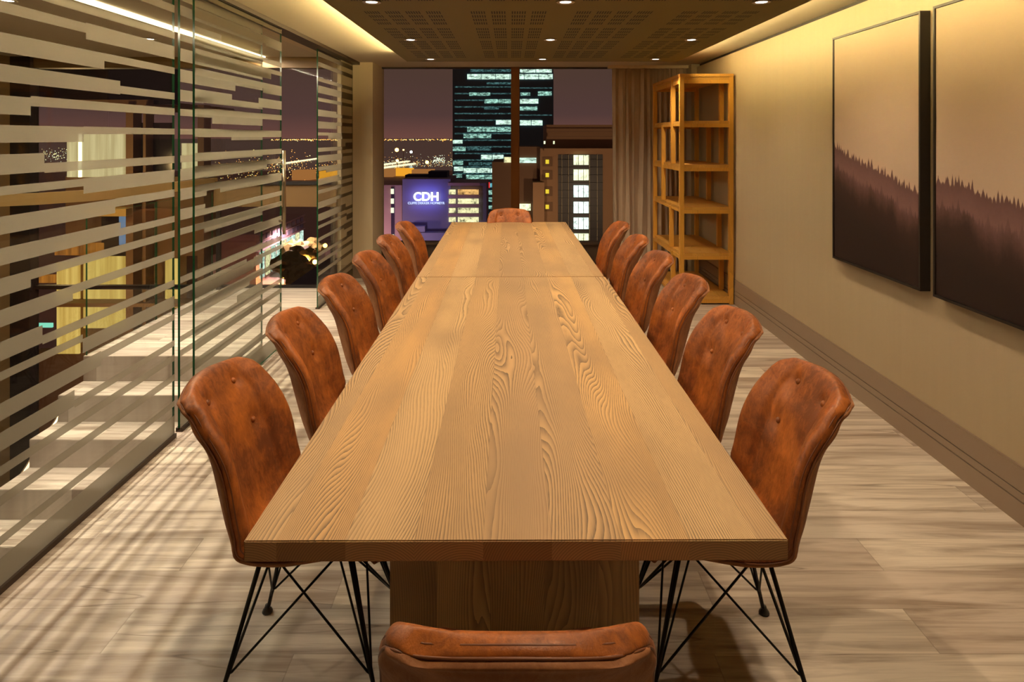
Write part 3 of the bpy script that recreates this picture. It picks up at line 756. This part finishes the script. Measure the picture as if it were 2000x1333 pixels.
bands = [(137, 7, 918, 1000, 0), (150, 10, 912, 1080, 2), (163, 4, 950, 1000, 0), (137, 10, 1015, 1078, 2), (184, 6, 916, 958, 1), (184, 6, 1016, 1036, 1), (183, 8, 1050, 1078, 1), (198, 8, 946, 1000, 1), (198, 9, 1015, 1052, 2), (212, 8, 1015, 1050, 1), (211, 6, 945, 975, 0),
         (239, 9, 968, 1000, 2), (240, 10, 1015, 1060, 2), (253, 9, 912, 1000, 1), (266, 8, 905, 960, 1), (277, 7, 884, 904, 2), (291, 8, 884, 910, 1), (291, 6, 912, 960, 0), (307, 9, 939, 984, 2), (318, 8, 884, 905, 1), (320, 6, 915, 970, 0), (330, 8, 886, 905, 2), (333, 9, 905, 984, 2), (344, 6, 884, 903, 1), (346, 8, 910, 984, 1)]
for (yc, hh, x0, x1, kk) in bands:
    n_ = max(1, round((x1-x0)/30))
    for q in range(n_):
        xa = x0+(x1-x0)*q/n_+.6; xb = x0+(x1-x0)*(q+1)/n_-.6
        part_px('window', xa, xb, yc-hh/2, yc+hh/2, D, (greend, green, greenw)[kk], tw)
for yc in range(170, 350, 13):
    part_px('window_band', 888, 999, yc-1.2, yc+1.2, D, greend, tw, -.2, .15)
for yc in (140, 172, 225):
    part_px('window_band', 1015, 1078, yc-1, yc+1, D, greend, tw, -.2, .15)
# lower part of the tower seen below: teal windows and a lit sign
for (yc, hh) in ((362, 8), (376, 8), (390, 8), (405, 7), (420, 6)):
    part_px('window', 952, 982, yc-hh/2, yc+hh/2, D, blue_l if yc < 365 else green, tw)
part_px('rooftop_sign', 950, 957, 356, 367, D, emit('sign_red', (.9, .03, .03, 1), .8), tw, -.8)
# sign building
D = 150
cb_ = thing('sign_office_block', 'grey block carrying a glowing blue-white rooftop sign', 'building', (*px(850, 0, D)[:2], GZ))
body = plain('concrete_violet', srgb(150, 140, 170), .8, vary=.3, scale=.2)
pinkc = plain('rendered_pink', srgb(205, 165, 165), .8, vary=.2, scale=.3)
def body_px(x0, x1, y0, D, par, mat, dep=14, dy=0, name='block'):
    a, b, c, d = pr(x0, x1, y0, 400, D); o_ = par.location
    return MB().box(a-o_.x, b-o_.x, dy, dy+dep, 0, d-GZ).build(name, mat, par)
body_px(786, 880, 350, D, cb_, body, 16)
body_px(730, 785, 362, D, cb_, pinkc, 16, .2)
body_px(880, 950, 358, D, cb_, body, 14, .6)
body_px(830, 868, 338, D, cb_, plain('plant_room', srgb(40, 40, 80), .7), 6, 6, 'roof_plant')
body_px(780, 830, 346, D, cb_, plain('parapet', srgb(50, 44, 80), .7), 6, 8, 'roof_plant')
a_ = part_px('step_block', 800, 874, 452, 520, D, plain('lower_block', srgb(160, 150, 180), .8), cb_, -2.5, 2.4)
part_px('step_block', 795, 832, 440, 456, D, plain('lower_block2', srgb(165, 155, 185), .8), cb_, -2.0, 1.9)
for y in (374, 393, 411, 463): part_px('window', 763.5, 769.5, y-5, y+5, D, emit('cold_win', (.95, 1, .7, 1), 1.1), cb_, -.2)
part_px('window_recess', 764, 770, 366, 470, D, plain('recess', srgb(60, 44, 70), .8), cb_, -.05, .2)
for k, y in enumerate((375, 393, 411, 429)):
    part_px('window', 877, 890, y-4.5, y+4.5, D, ylw, cb_); part_px('window', 894.5, 935, y-4.8, y+4.8, D, org if k == 0 else ylw, cb_)
for y in (360, 384, 402, 420): part_px('spandrel', 875, 937, y-2.8, y+2.8, D, pinkc, cb_, -.25)
def text_obj(name, s_, size, mat, loc, par, offset=.0, ext=.08):
    cu_ = bpy.data.curves.new(name, 'FONT'); cu_.body = s_; cu_.size = size; cu_.extrude = ext; cu_.offset = offset; cu_.align_x = 'CENTER'
    o = bpy.data.objects.new(name, cu_); C.objects.link(o)
    dg = bpy.context.evaluated_depsgraph_get(); me = bpy.data.meshes.new_from_object(o.evaluated_get(dg))
    bpy.data.objects.remove(o); me.materials.clear(); me.materials.append(mat)
    o = bpy.data.objects.new(name, me); C.objects.link(o); o.parent = par; o.rotation_euler = (PI/2, 0, 0)
    o.location = Vector(loc)-Vector(par.location); return o
sgn = emit('sign_white', (.75, .82, 1, 1), 2.2)
p = px(833, 391.5, D); text_obj('sign_lettering', 'CDH', 2.75, sgn, (p[0], D-.6, p[2]), cb_, .09)
p = px(833, 398.5, D); text_obj('sign_lettering', 'CLIFFE DEKKER HOFMEYR', .74, emit('sign_blue_white', (.55, .65, 1, 1), 1.4), (p[0], D-.6, p[2]), cb_, .01)
p = px(833, 385, D); lamp('sign_glow', 'AREA', (p[0], D-2.4, p[2]), (PI/2, 0, 0), 260, (.14, .14, 1.0), shape='RECTANGLE', size=6, size_y=2.5)
p = px(812, 430, D); lamp('city_fill', 'SPOT', (p[0], D-16, p[2]-6), (PI/2, 0, 0), 2600, (.62, .52, 1.0), spot_size=math.radians(170), spot_blend=.2, shadow_soft_size=.5)  # unseen fill lamp added in mid-air to wash the sign block
p = px(765, 430, D); lamp('city_fill', 'SPOT', (p[0]-4, D-9, p[2]-5), (PI/2, 0, 0), 2400, (1.0, .6, .55), spot_size=math.radians(170), spot_blend=.2, shadow_soft_size=.5)  # second added fill, warming the pink side of the block
# brown office building on the right
D = 110
bb_ = thing('brown_office_block', 'brown stone office block with a lit central stair bay', 'building', (*px(1120, 0, D)[:2], GZ))
stone = plain('brown_stone', srgb(150, 116, 84), .8, vary=.15, scale=.3)
stone_d = plain('brown_stone_dark', srgb(112, 84, 62), .8)
body_px(1055, 1230, 290, D, bb_, stone, 18, name='block'); body_px(1070, 1230, 243, D, bb_, stone, 12, 4, 'upper_block')
body_px(1014, 1056, 287, D, bb_, stone_d, 14, 1.5); body_px(960, 1015, 318, D, bb_, stone_d, 16, 3.0)
body_px(1040, 1062, 355, D, bb_, stone, 3, -2.0, 'pier')
part_px('cornice', 1062, 1232, 290, 294, D, stone, bb_, -.8, .8)
for y in (247, 256, 266): part_px('ledge', 1073, 1225, y, y+1.2, D-4, stone_d, bb_, 3.9, .3)
part_px('recess', 1090, 1177, 302, 480, D, plain('bay_recess', srgb(30, 22, 22), .5), bb_, -.1, .2)
for x in (1097, 1110, 1151, 1166): part_px('bay_mullion', x-.5, x+.5, 302, 480, D, plain('bay_mullion_m', srgb(150, 140, 110), .5), bb_, -.35, .2)
for y in range(312, 480, 15): part_px('bay_transom', 1090, 1177, y-.4, y+.4, D, plain('bay_transom_m', srgb(40, 36, 34), .5), bb_, -.38, .2)
wht = lit_mat('stair_light', (.85, 1.0, .90, 1), 1.5, (1.3, 1, 1.3), .36); wy_ = lit_mat('stair_light_warm', (.95, 1.0, .62, 1), 1.4, (1.3, 1, 1.3), .36)
for k, (y0, y1) in enumerate(((303, 322), (331, 352), (362, 385), (394, 416), (425, 447), (456, 470))):
    f = part_px('window', 1120, 1149, y0, y1, D, (wy_, wy_, wht, wht, wht, wy_)[k], bb_, -.5)
    for fx in (1129, 1139): 
        a, b, c, d = pr(fx-.4, fx+.4, y0, y1, D); MB().box(a-bb_.location.x, b-bb_.location.x, -.62, -.52, c-GZ, d-GZ).build('window_bar', stone_d, f)
for y in (316, 342, 374, 404):
    sf = part_px('window_surround', 1060, 1079, y-9, y+9, D, stone_d, bb_, -.12, .15)
    part_px('window', 1065.5, 1072, y-4, y+4, D, emit('yellow_win', (1, .72, .05, 1), .9), bb_, -.3)
for (x, y, w_) in ((1085, 279, 1.6), (1066, 279, 1.6)): part_px('window', x-w_, x+w_, y-3, y+3, D-4, wy_, bb_, 3.8)
part_px('window', 1015, 1048, 309, 319, D, greenw, bb_, 1.2); part_px('window', 1015, 1037, 400, 413, D, wy_, bb_, 1.2)
part_px('window', 984, 998, 308, 319, D, ylw, bb_, 2.7)
p = px(1120, 300, D); lamp('city_fill', 'SPOT', (p[0]+4, D-28, p[2]-8), (PI/2, 0, 0), 9000, (1.0, .66, .38), spot_size=math.radians(170), spot_blend=.2, shadow_soft_size=.5)  # unseen fill added before the brown block to light its front
p = px(1030, 380, D); lamp('city_fill', 'SPOT', (p[0], D-12, p[2]-4), (PI/2, 0, 0), 1400, (1.0, .66, .4), spot_size=math.radians(170), spot_blend=.2, shadow_soft_size=.5)  # smaller added fill for the block's left wings
# harbour: warehouses, quay lamps, speckle of distant lights
def on_ground(x, y): D_ = (1.6-GZ)/(y-268)*1250; return ((x-998)/1250*D_, D_, GZ)
wh = emit('warehouse_orange', (1.0, .42, .03, 1), .9); wh2 = emit('warehouse_dull', (.75, .30, .08, 1), .45)
def shed(x0, x1, y0, y1, mat, lab):
    D_ = (1.6-GZ)/(y1-268)*1250; a, b, c, d = pr(x0, x1, y0, y1, D_)
    o = MB().box(0, b-a, 0, D_*.03, 0, d-c)
    o.v += []; r = o.build('warehouse', mat); r.location = (a, D_, GZ)
    tag(r, lab, 'warehouse', 'warehouses at the harbour')
shed(768, 803, 330, 344, wh, 'bright orange floodlit shed at the harbour, left of the tower')
shed(804, 845, 332, 346, wh2, 'dull orange shed beside the bright one at the harbour')
shed(748, 767, 331, 346, wh2, 'small dim orange shed next to the column edge')
shed(868, 884, 345, 352, wh, 'low yellow-orange shed against the tower foot')
shed(570, 606, 333, 352, wh2, 'orange lit warehouse above the landing rail')
shed(623, 660, 335, 352, wh, 'bright orange warehouse seen through the short glass panel')
starm = emit('sodium_lamp', (1.0, .50, .08, 1), 14); starw = emit('white_lamp', (.75, 1, .9, 1), 8)
polem = plain('lamp_pole', srgb(120, 90, 60), .5, .4)
def street_lamp(x, y, D_, mat, lab, r=1.0, h=None):
    X, Y, Z = px(x, y, D_)
    t_ = thing('street_lamp', lab, 'street lamp', (X, Y, GZ), group='lamps in the city below')
    MB().tube([(0, 0, 0), (0, 0, Z-GZ)], D_*.0004, 6).build('pole', polem, t_)
    MB().lathe([(.05*r, -r), (.8*r, -.6*r), (r, 0), (.8*r, .6*r), (.05*r, r)], 10, c=(0, 0, Z-GZ)).build('lamp_head', mat, t_, smooth=True)
for (x, y, D_, mt, lab, r) in ((775, 293, 1100, starm, 'brightest orange harbour lamp, above the sheds', 3.4), (788, 293, 1200, starm, 'small orange harbour lamp beside the brightest one', 1.6), (803, 297, 1150, starw, 'white harbour mast lamp', 2.4),
      (834, 317, 900, starm, 'orange quay lamp near the domed shed', 2.4), (776, 314, 950, starm, 'orange lamp above the bright quay', 2.2), (886, 280, 1900, starm, 'distant orange lamp beside the tower edge', 2.0),
      (556, 540, 177, starm, 'orange street lamp lowest in the view past the landing', .6), (615, 512, 198, starm, 'orange street lamp by the short glass panel edge', .75), (599, 508, 201, starw, 'white lamp beside the orange street lamp', .6),
      (604, 474, 234, starw, 'pale lamp on the street bend', .6), (593, 480, 228, emit('yellow_lamp', (1, .9, .2, 1), 9), 'yellow lamp on the street bend', .8), (635, 480, 228, starm, 'orange street lamp behind the striped short panel', .8), (614, 469, 240, starw, 'small pale lamp farther up the street', .5)):
    street_lamp(x, y, D_, mt, lab, r)
# speckle
def speckle(name, lab, n_, fx, fy, mats, size):
    mbs = [MB() for _ in mats]
    vs, fs, mi = [], [], []
    for _ in range(n_):
        x = fx(); y = fy(); D_ = (1.6-GZ)/max(3.2, y-268)*1250; X = (x-998)/1250*D_; Z = 1.6-(y-268)/1250*D_+D_*.0002
        s_ = D_/1250*size*random.uniform(.4, 1.0); b = len(vs); k = random.randrange(len(mats))
        vs += [(X-s_, D_, Z), (X, D_, Z-s_), (X+s_, D_, Z), (X, D_, Z+s_), (X, D_-s_, Z), (X, D_+s_, Z)]
        for i in range(4): fs.append((b+i, b+(i+1) % 4, b+4)); fs.append((b+(i+1) % 4, b+i, b+5)); mi += [k, k]
    o = mesh_obj(name, vs, fs, None, mats=mats, mi=mi); tag(o, lab, 'city lights', kind='stuff')
so = emit('speck_orange', (1, .42, .08, 1), 3.0); sw = emit('speck_white', (.9, 1, .7, 1), 2.6); sy_ = emit('speck_yellow', (1, .8, .3, 1), 3.0)
U = random.uniform; G = random.gauss
speckle('horizon_lights', 'line of tiny orange lights along the far shore', 420, lambda: U(530, 900), lambda: 272.5+abs(G(0, 1.3)), [so, so, sy_], 1.0)
speckle('harbour_lights', 'scattered warm lights over the harbour ground', 300, lambda: U(745, 884), lambda: 326-abs(G(0, 9)), [so, sy_, sw], .8)
speckle('dockside_lights', 'scattered orange lights over the docks past the landing', 520, lambda: U(420, 670), lambda: 330+G(0, 13), [so, so, sy_], 1.15)
speckle('dome_lights', 'white lit domed shed on the quay', 110, lambda: U(846, 868), lambda: 313+G(0, 4), [sw], .9)
speckle('left_hill_lights', 'cluster of green-white lights far behind the stair window', 160, lambda: U(80, 150), lambda: 303+G(0, 6), [sw, sy_], .9)
# quay line of lights
qm = emit('quay_glow', (1, .85, .5, 1), 1.4)
for (x0, y0, x1, y1, lab) in ((745, 324, 800, 316, 'upper lit quay edge'), (745, 330, 812, 321, 'lower lit quay edge'), (548, 322, 640, 308, 'long lit quay past the landing window')):
    a = Vector(on_ground(x0, y0)); b = Vector(on_ground(x1, y1)); n_ = Vector((-(b-a).y, (b-a).x, 0)).normalized()*7
    q = MB().hexa([a, b, a+n_, b+n_, a+Vector((0, 0, 2)), b+Vector((0, 0, 2)), a+n_+Vector((0, 0, 2)), b+n_+Vector((0, 0, 2))]); o = q.build('quay', qm); tag(o, lab+' with rows of pale lights', 'quay')
# street beside our building: pink flats with lit windows
D = 230
fl = thing('pink_apartment_block', 'pinkish block of flats with green-white lit bays below the landing rail', 'building', (*px(560, 0, D)[:2], GZ))
o_ = fl.location
a0 = Vector(px(500, 0, 205)); a1 = Vector(px(593, 0, 260))
def wall_seg(p, q, z0, z1, mat, par, name, dep=1.0, out_=0):
    dirv = Vector((q[0]-p[0], q[1]-p[1], 0)); nn_ = Vector((dirv.y, -dirv.x, 0)).normalized()
    P = Vector((p[0]-par.location.x, p[1]-par.location.y, 0))+nn_*out_; Q = Vector((q[0]-par.location.x, q[1]-par.location.y, 0))+nn_*out_
    P2 = P-nn_*dep; Q2 = Q-nn_*dep; zz = par.location.z
    return MB().hexa([(P.x, P.y, z0-zz), (Q.x, Q.y, z0-zz), (P2.x, P2.y, z0-zz), (Q2.x, Q2.y, z0-zz), (P.x, P.y, z1-zz), (Q.x, Q.y, z1-zz), (P2.x, P2.y, z1-zz), (Q2.x, Q2.y, z1-zz)]).build(name, mat, par)
ztop = -29.6
wall_seg(a0, a1, GZ, ztop, pinkc, fl, 'facade', 14)
for k in range(9):
    f0 = .06+k*.105; P = a0.lerp(a1, f0); Q = a0.lerp(a1, f0+.062)
    for j, (zt, zb, mt) in enumerate(((-30.6, -32.2, body), (-33.2, -34.8, body), (-36, -44.5, greenw if k % 3 != 1 else ylw))):
        wall_seg(P, Q, zb, zt, mt, fl, 'window', .6, .5)
for z in (-29.7, -32.6, -35.2): wall_seg(a0, a1, z-.4, z, plain('string_course', srgb(200, 170, 180), .8), fl, 'string_course', .8, .7)
for (x, y, D_, e_, c_) in ((585, 440, 225, 50000, (1.0, .62, .55)), (560, 540, 176, 45000, (1.0, .45, .1)), (590, 500, 205, 45000, (1.0, .5, .14)), (545, 520, 190, 16000, (1.0, .5, .3))):
    lamp('city_fill', 'SPOT', px(x, y, D_), (0, 0, 0), e_, c_, spot_size=math.radians(165), spot_blend=.3, shadow_soft_size=.6)  # added fill around the street lamps, lighting flats and trees
navy = plain('navy_roof', srgb(44, 36, 70), .6)
nr = MB(); z = -14
rp = [px(552, 566, 40), px(700, 566, 40), px(640, 505, 54), px(720, 505, 54)]
nr.hexa([(q[0], q[1], q[2]-1.0) for q in rp]+rp); hw_ = MB().hexa([(q[0], q[1], GZ) for q in rp]+[(q[0], q[1], q[2]-1.0) for q in rp])
roof_lo = thing('navy_roofed_hall', 'dark navy roof of the hall under the landing window', 'building', (-12, 45, GZ))
for i, v in enumerate(nr.v): nr.v[i] = (v[0]+12, v[1]-45, v[2]-GZ)
nr.build('roof', navy, roof_lo)
hw_.v = [(v[0]+12, v[1]-45, v[2]-GZ) for v in hw_.v]; hw_.build('hall_walls', body, roof_lo)
# dark trees by the street
def tree(x, y, D_, r, lab):
    X, Y, Z = px(x, y, D_)
    t_ = thing('street_tree', lab, 'tree', (X, Y, GZ), group='trees along the street')
    MB().tube([(0, 0, 0), (0, 0, Z-GZ)], .25, 8).build('trunk', stone_d, t_)
    bm = bmesh.new(); bmesh.ops.create_icosphere(bm, subdivisions=3, radius=r)
    for v in bm.verts: v.co *= 1+random.uniform(-.22, .22); v.co.z *= .7; v.co.z += Z-GZ
    me = bpy.data.meshes.new('crown'); bm.to_mesh(me); bm.free(); me.materials.append(M_tree); o = bpy.data.objects.new('crown', me); C.objects.link(o); o.parent = t_
M_tree = plain('dark_foliage', srgb(120, 108, 60), .9, vary=.5, scale=1.5)
for (x, y, D_, r, lab) in ((566, 518, 192, 5.0, 'round tree above the lowest street lamp'), (588, 502, 212, 5.0, 'tree between the white and orange lamps'), (580, 490, 226, 5.5, 'tree behind the others on the street'), (606, 486, 236, 5.0, 'farthest street tree by the bend'), (585, 535, 178, 4.5, 'tree lit orange next to the navy roof')):
    tree(x, y, D_, r, lab)
# neighbouring wing with lit curtains, seen through the stair window
D = 13
wg = thing('hotel_wing', 'neighbouring wing with glowing yellow curtained windows', 'building', (-9, D, GZ))
wbr = plain('wing_brown', srgb(120, 92, 62), .6)
def cur_mat(name, c1, c2, s_):
    m, t = new_mat(name)
    x, y, z = t.xyz(t.n('ShaderNodeTexCoord', 3))
    n = t.n('ShaderNodeTexNoise', Vector=t.comb(t.m('MULTIPLY', x, 7.0), 0.0, t.m('MULTIPLY', z, .25)), Scale=1.0, Detail=3.0, Roughness=.6)
    out(t, t.n('ShaderNodeEmission', Color=t.mix(t.ramp(n, [(.35, (0, 0, 0)), (.65, (1, 1, 1))]), c1, c2), Strength=s_)); return m
curt = cur_mat('lit_curtain', (1.0, .68, .18, 1), (.62, .36, .07, 1), .85); curt2 = cur_mat('lit_curtain_pale', (1, .82, .42, 1), (.62, .46, .2, 1), .75)
curt3 = cur_mat('lit_curtain_orange', (1.0, .36, .05, 1), (.3, .1, .02, 1), .45)
def wpx(name, x0, x1, y0, y1, mat, dy=-.05, dep=.04): return part_px(name, x0, x1, y0, y1, D, mat, wg, dy, dep)
dkg = plain('wing_dark_glass', srgb(26, 28, 30), .15)
wpx('facade', 128, 412, 345, 500, wbr, .0, .3); wpx('facade', 60, 412, 690, 900, wbr, .0, .3)
wpx('upper_storey', 66, 336, 100, 204, dkg, .0, .3)
a, b, c, d = pr(136, 350, 350, 400, D); MB().box(a+9, b+9, .3, 1.0, 0, d-GZ).build('wing_body', wbr, wg)
wpx('roof_edge', 60, 300, 196, 206, wbr, -.2, 4)
wpx('curtain_window', 134, 158, 262, 346, curt2); wpx('curtain_window', 161, 262, 262, 346, curt2); wpx('curtain_window', 357, 395, 280, 335, curt2)
wpx('light_strip', 158.5, 163.5, 262, 346, emit('strip_warm', (1, .88, .5, 1), 2.6), -.09)
for x0, x1 in ((263, 277), (296, 301), (400, 412)): wpx('pier', x0, x1, 206, 720, wbr, -.3, .3)
wpx('dark_window', 278, 296, 240, 350, dkg); wpx('dark_window', 302, 340, 240, 350, dkg)
wpx('curtain_window', 114, 158, 512, 690, curt); wpx('curtain_window', 166, 274, 500, 640, curt); wpx('curtain_window', 325, 352, 505, 600, curt); wpx('curtain_window', 360, 398, 610, 655, curt)
wpx('curtain_window', 60, 112, 536, 552, curt3); wpx('curtain_window', 110, 205, 474, 498, curt3)
wpx('screen', 236, 262, 420, 478, emit('screen_blue', (.22, .32, .5, 1), .7), -.06); wpx('canopy', 198, 275, 403, 417, plain('canopy_cream', srgb(214, 180, 110), .6), -.5, .45)
wpx('floor_slab', 60, 412, 583, 590, wbr, -.4, .4); wpx('dark_window', 200, 272, 420, 500, dkg, -.03, .02)
wpx('teal_light', 66, 136, 618, 626, emit('teal_glow', (.3, .9, .65, 1), .9), -.5)
lamp('wing_glow', 'POINT', (-7.6, 11.2, 1.0), (0, 0, 0), 55, (1, .62, .25), shadow_soft_size=.2)
lamp('wing_glow', 'POINT', (-7.6, 11.2, -1.6), (0, 0, 0), 60, (1, .55, .18), shadow_soft_size=.2)
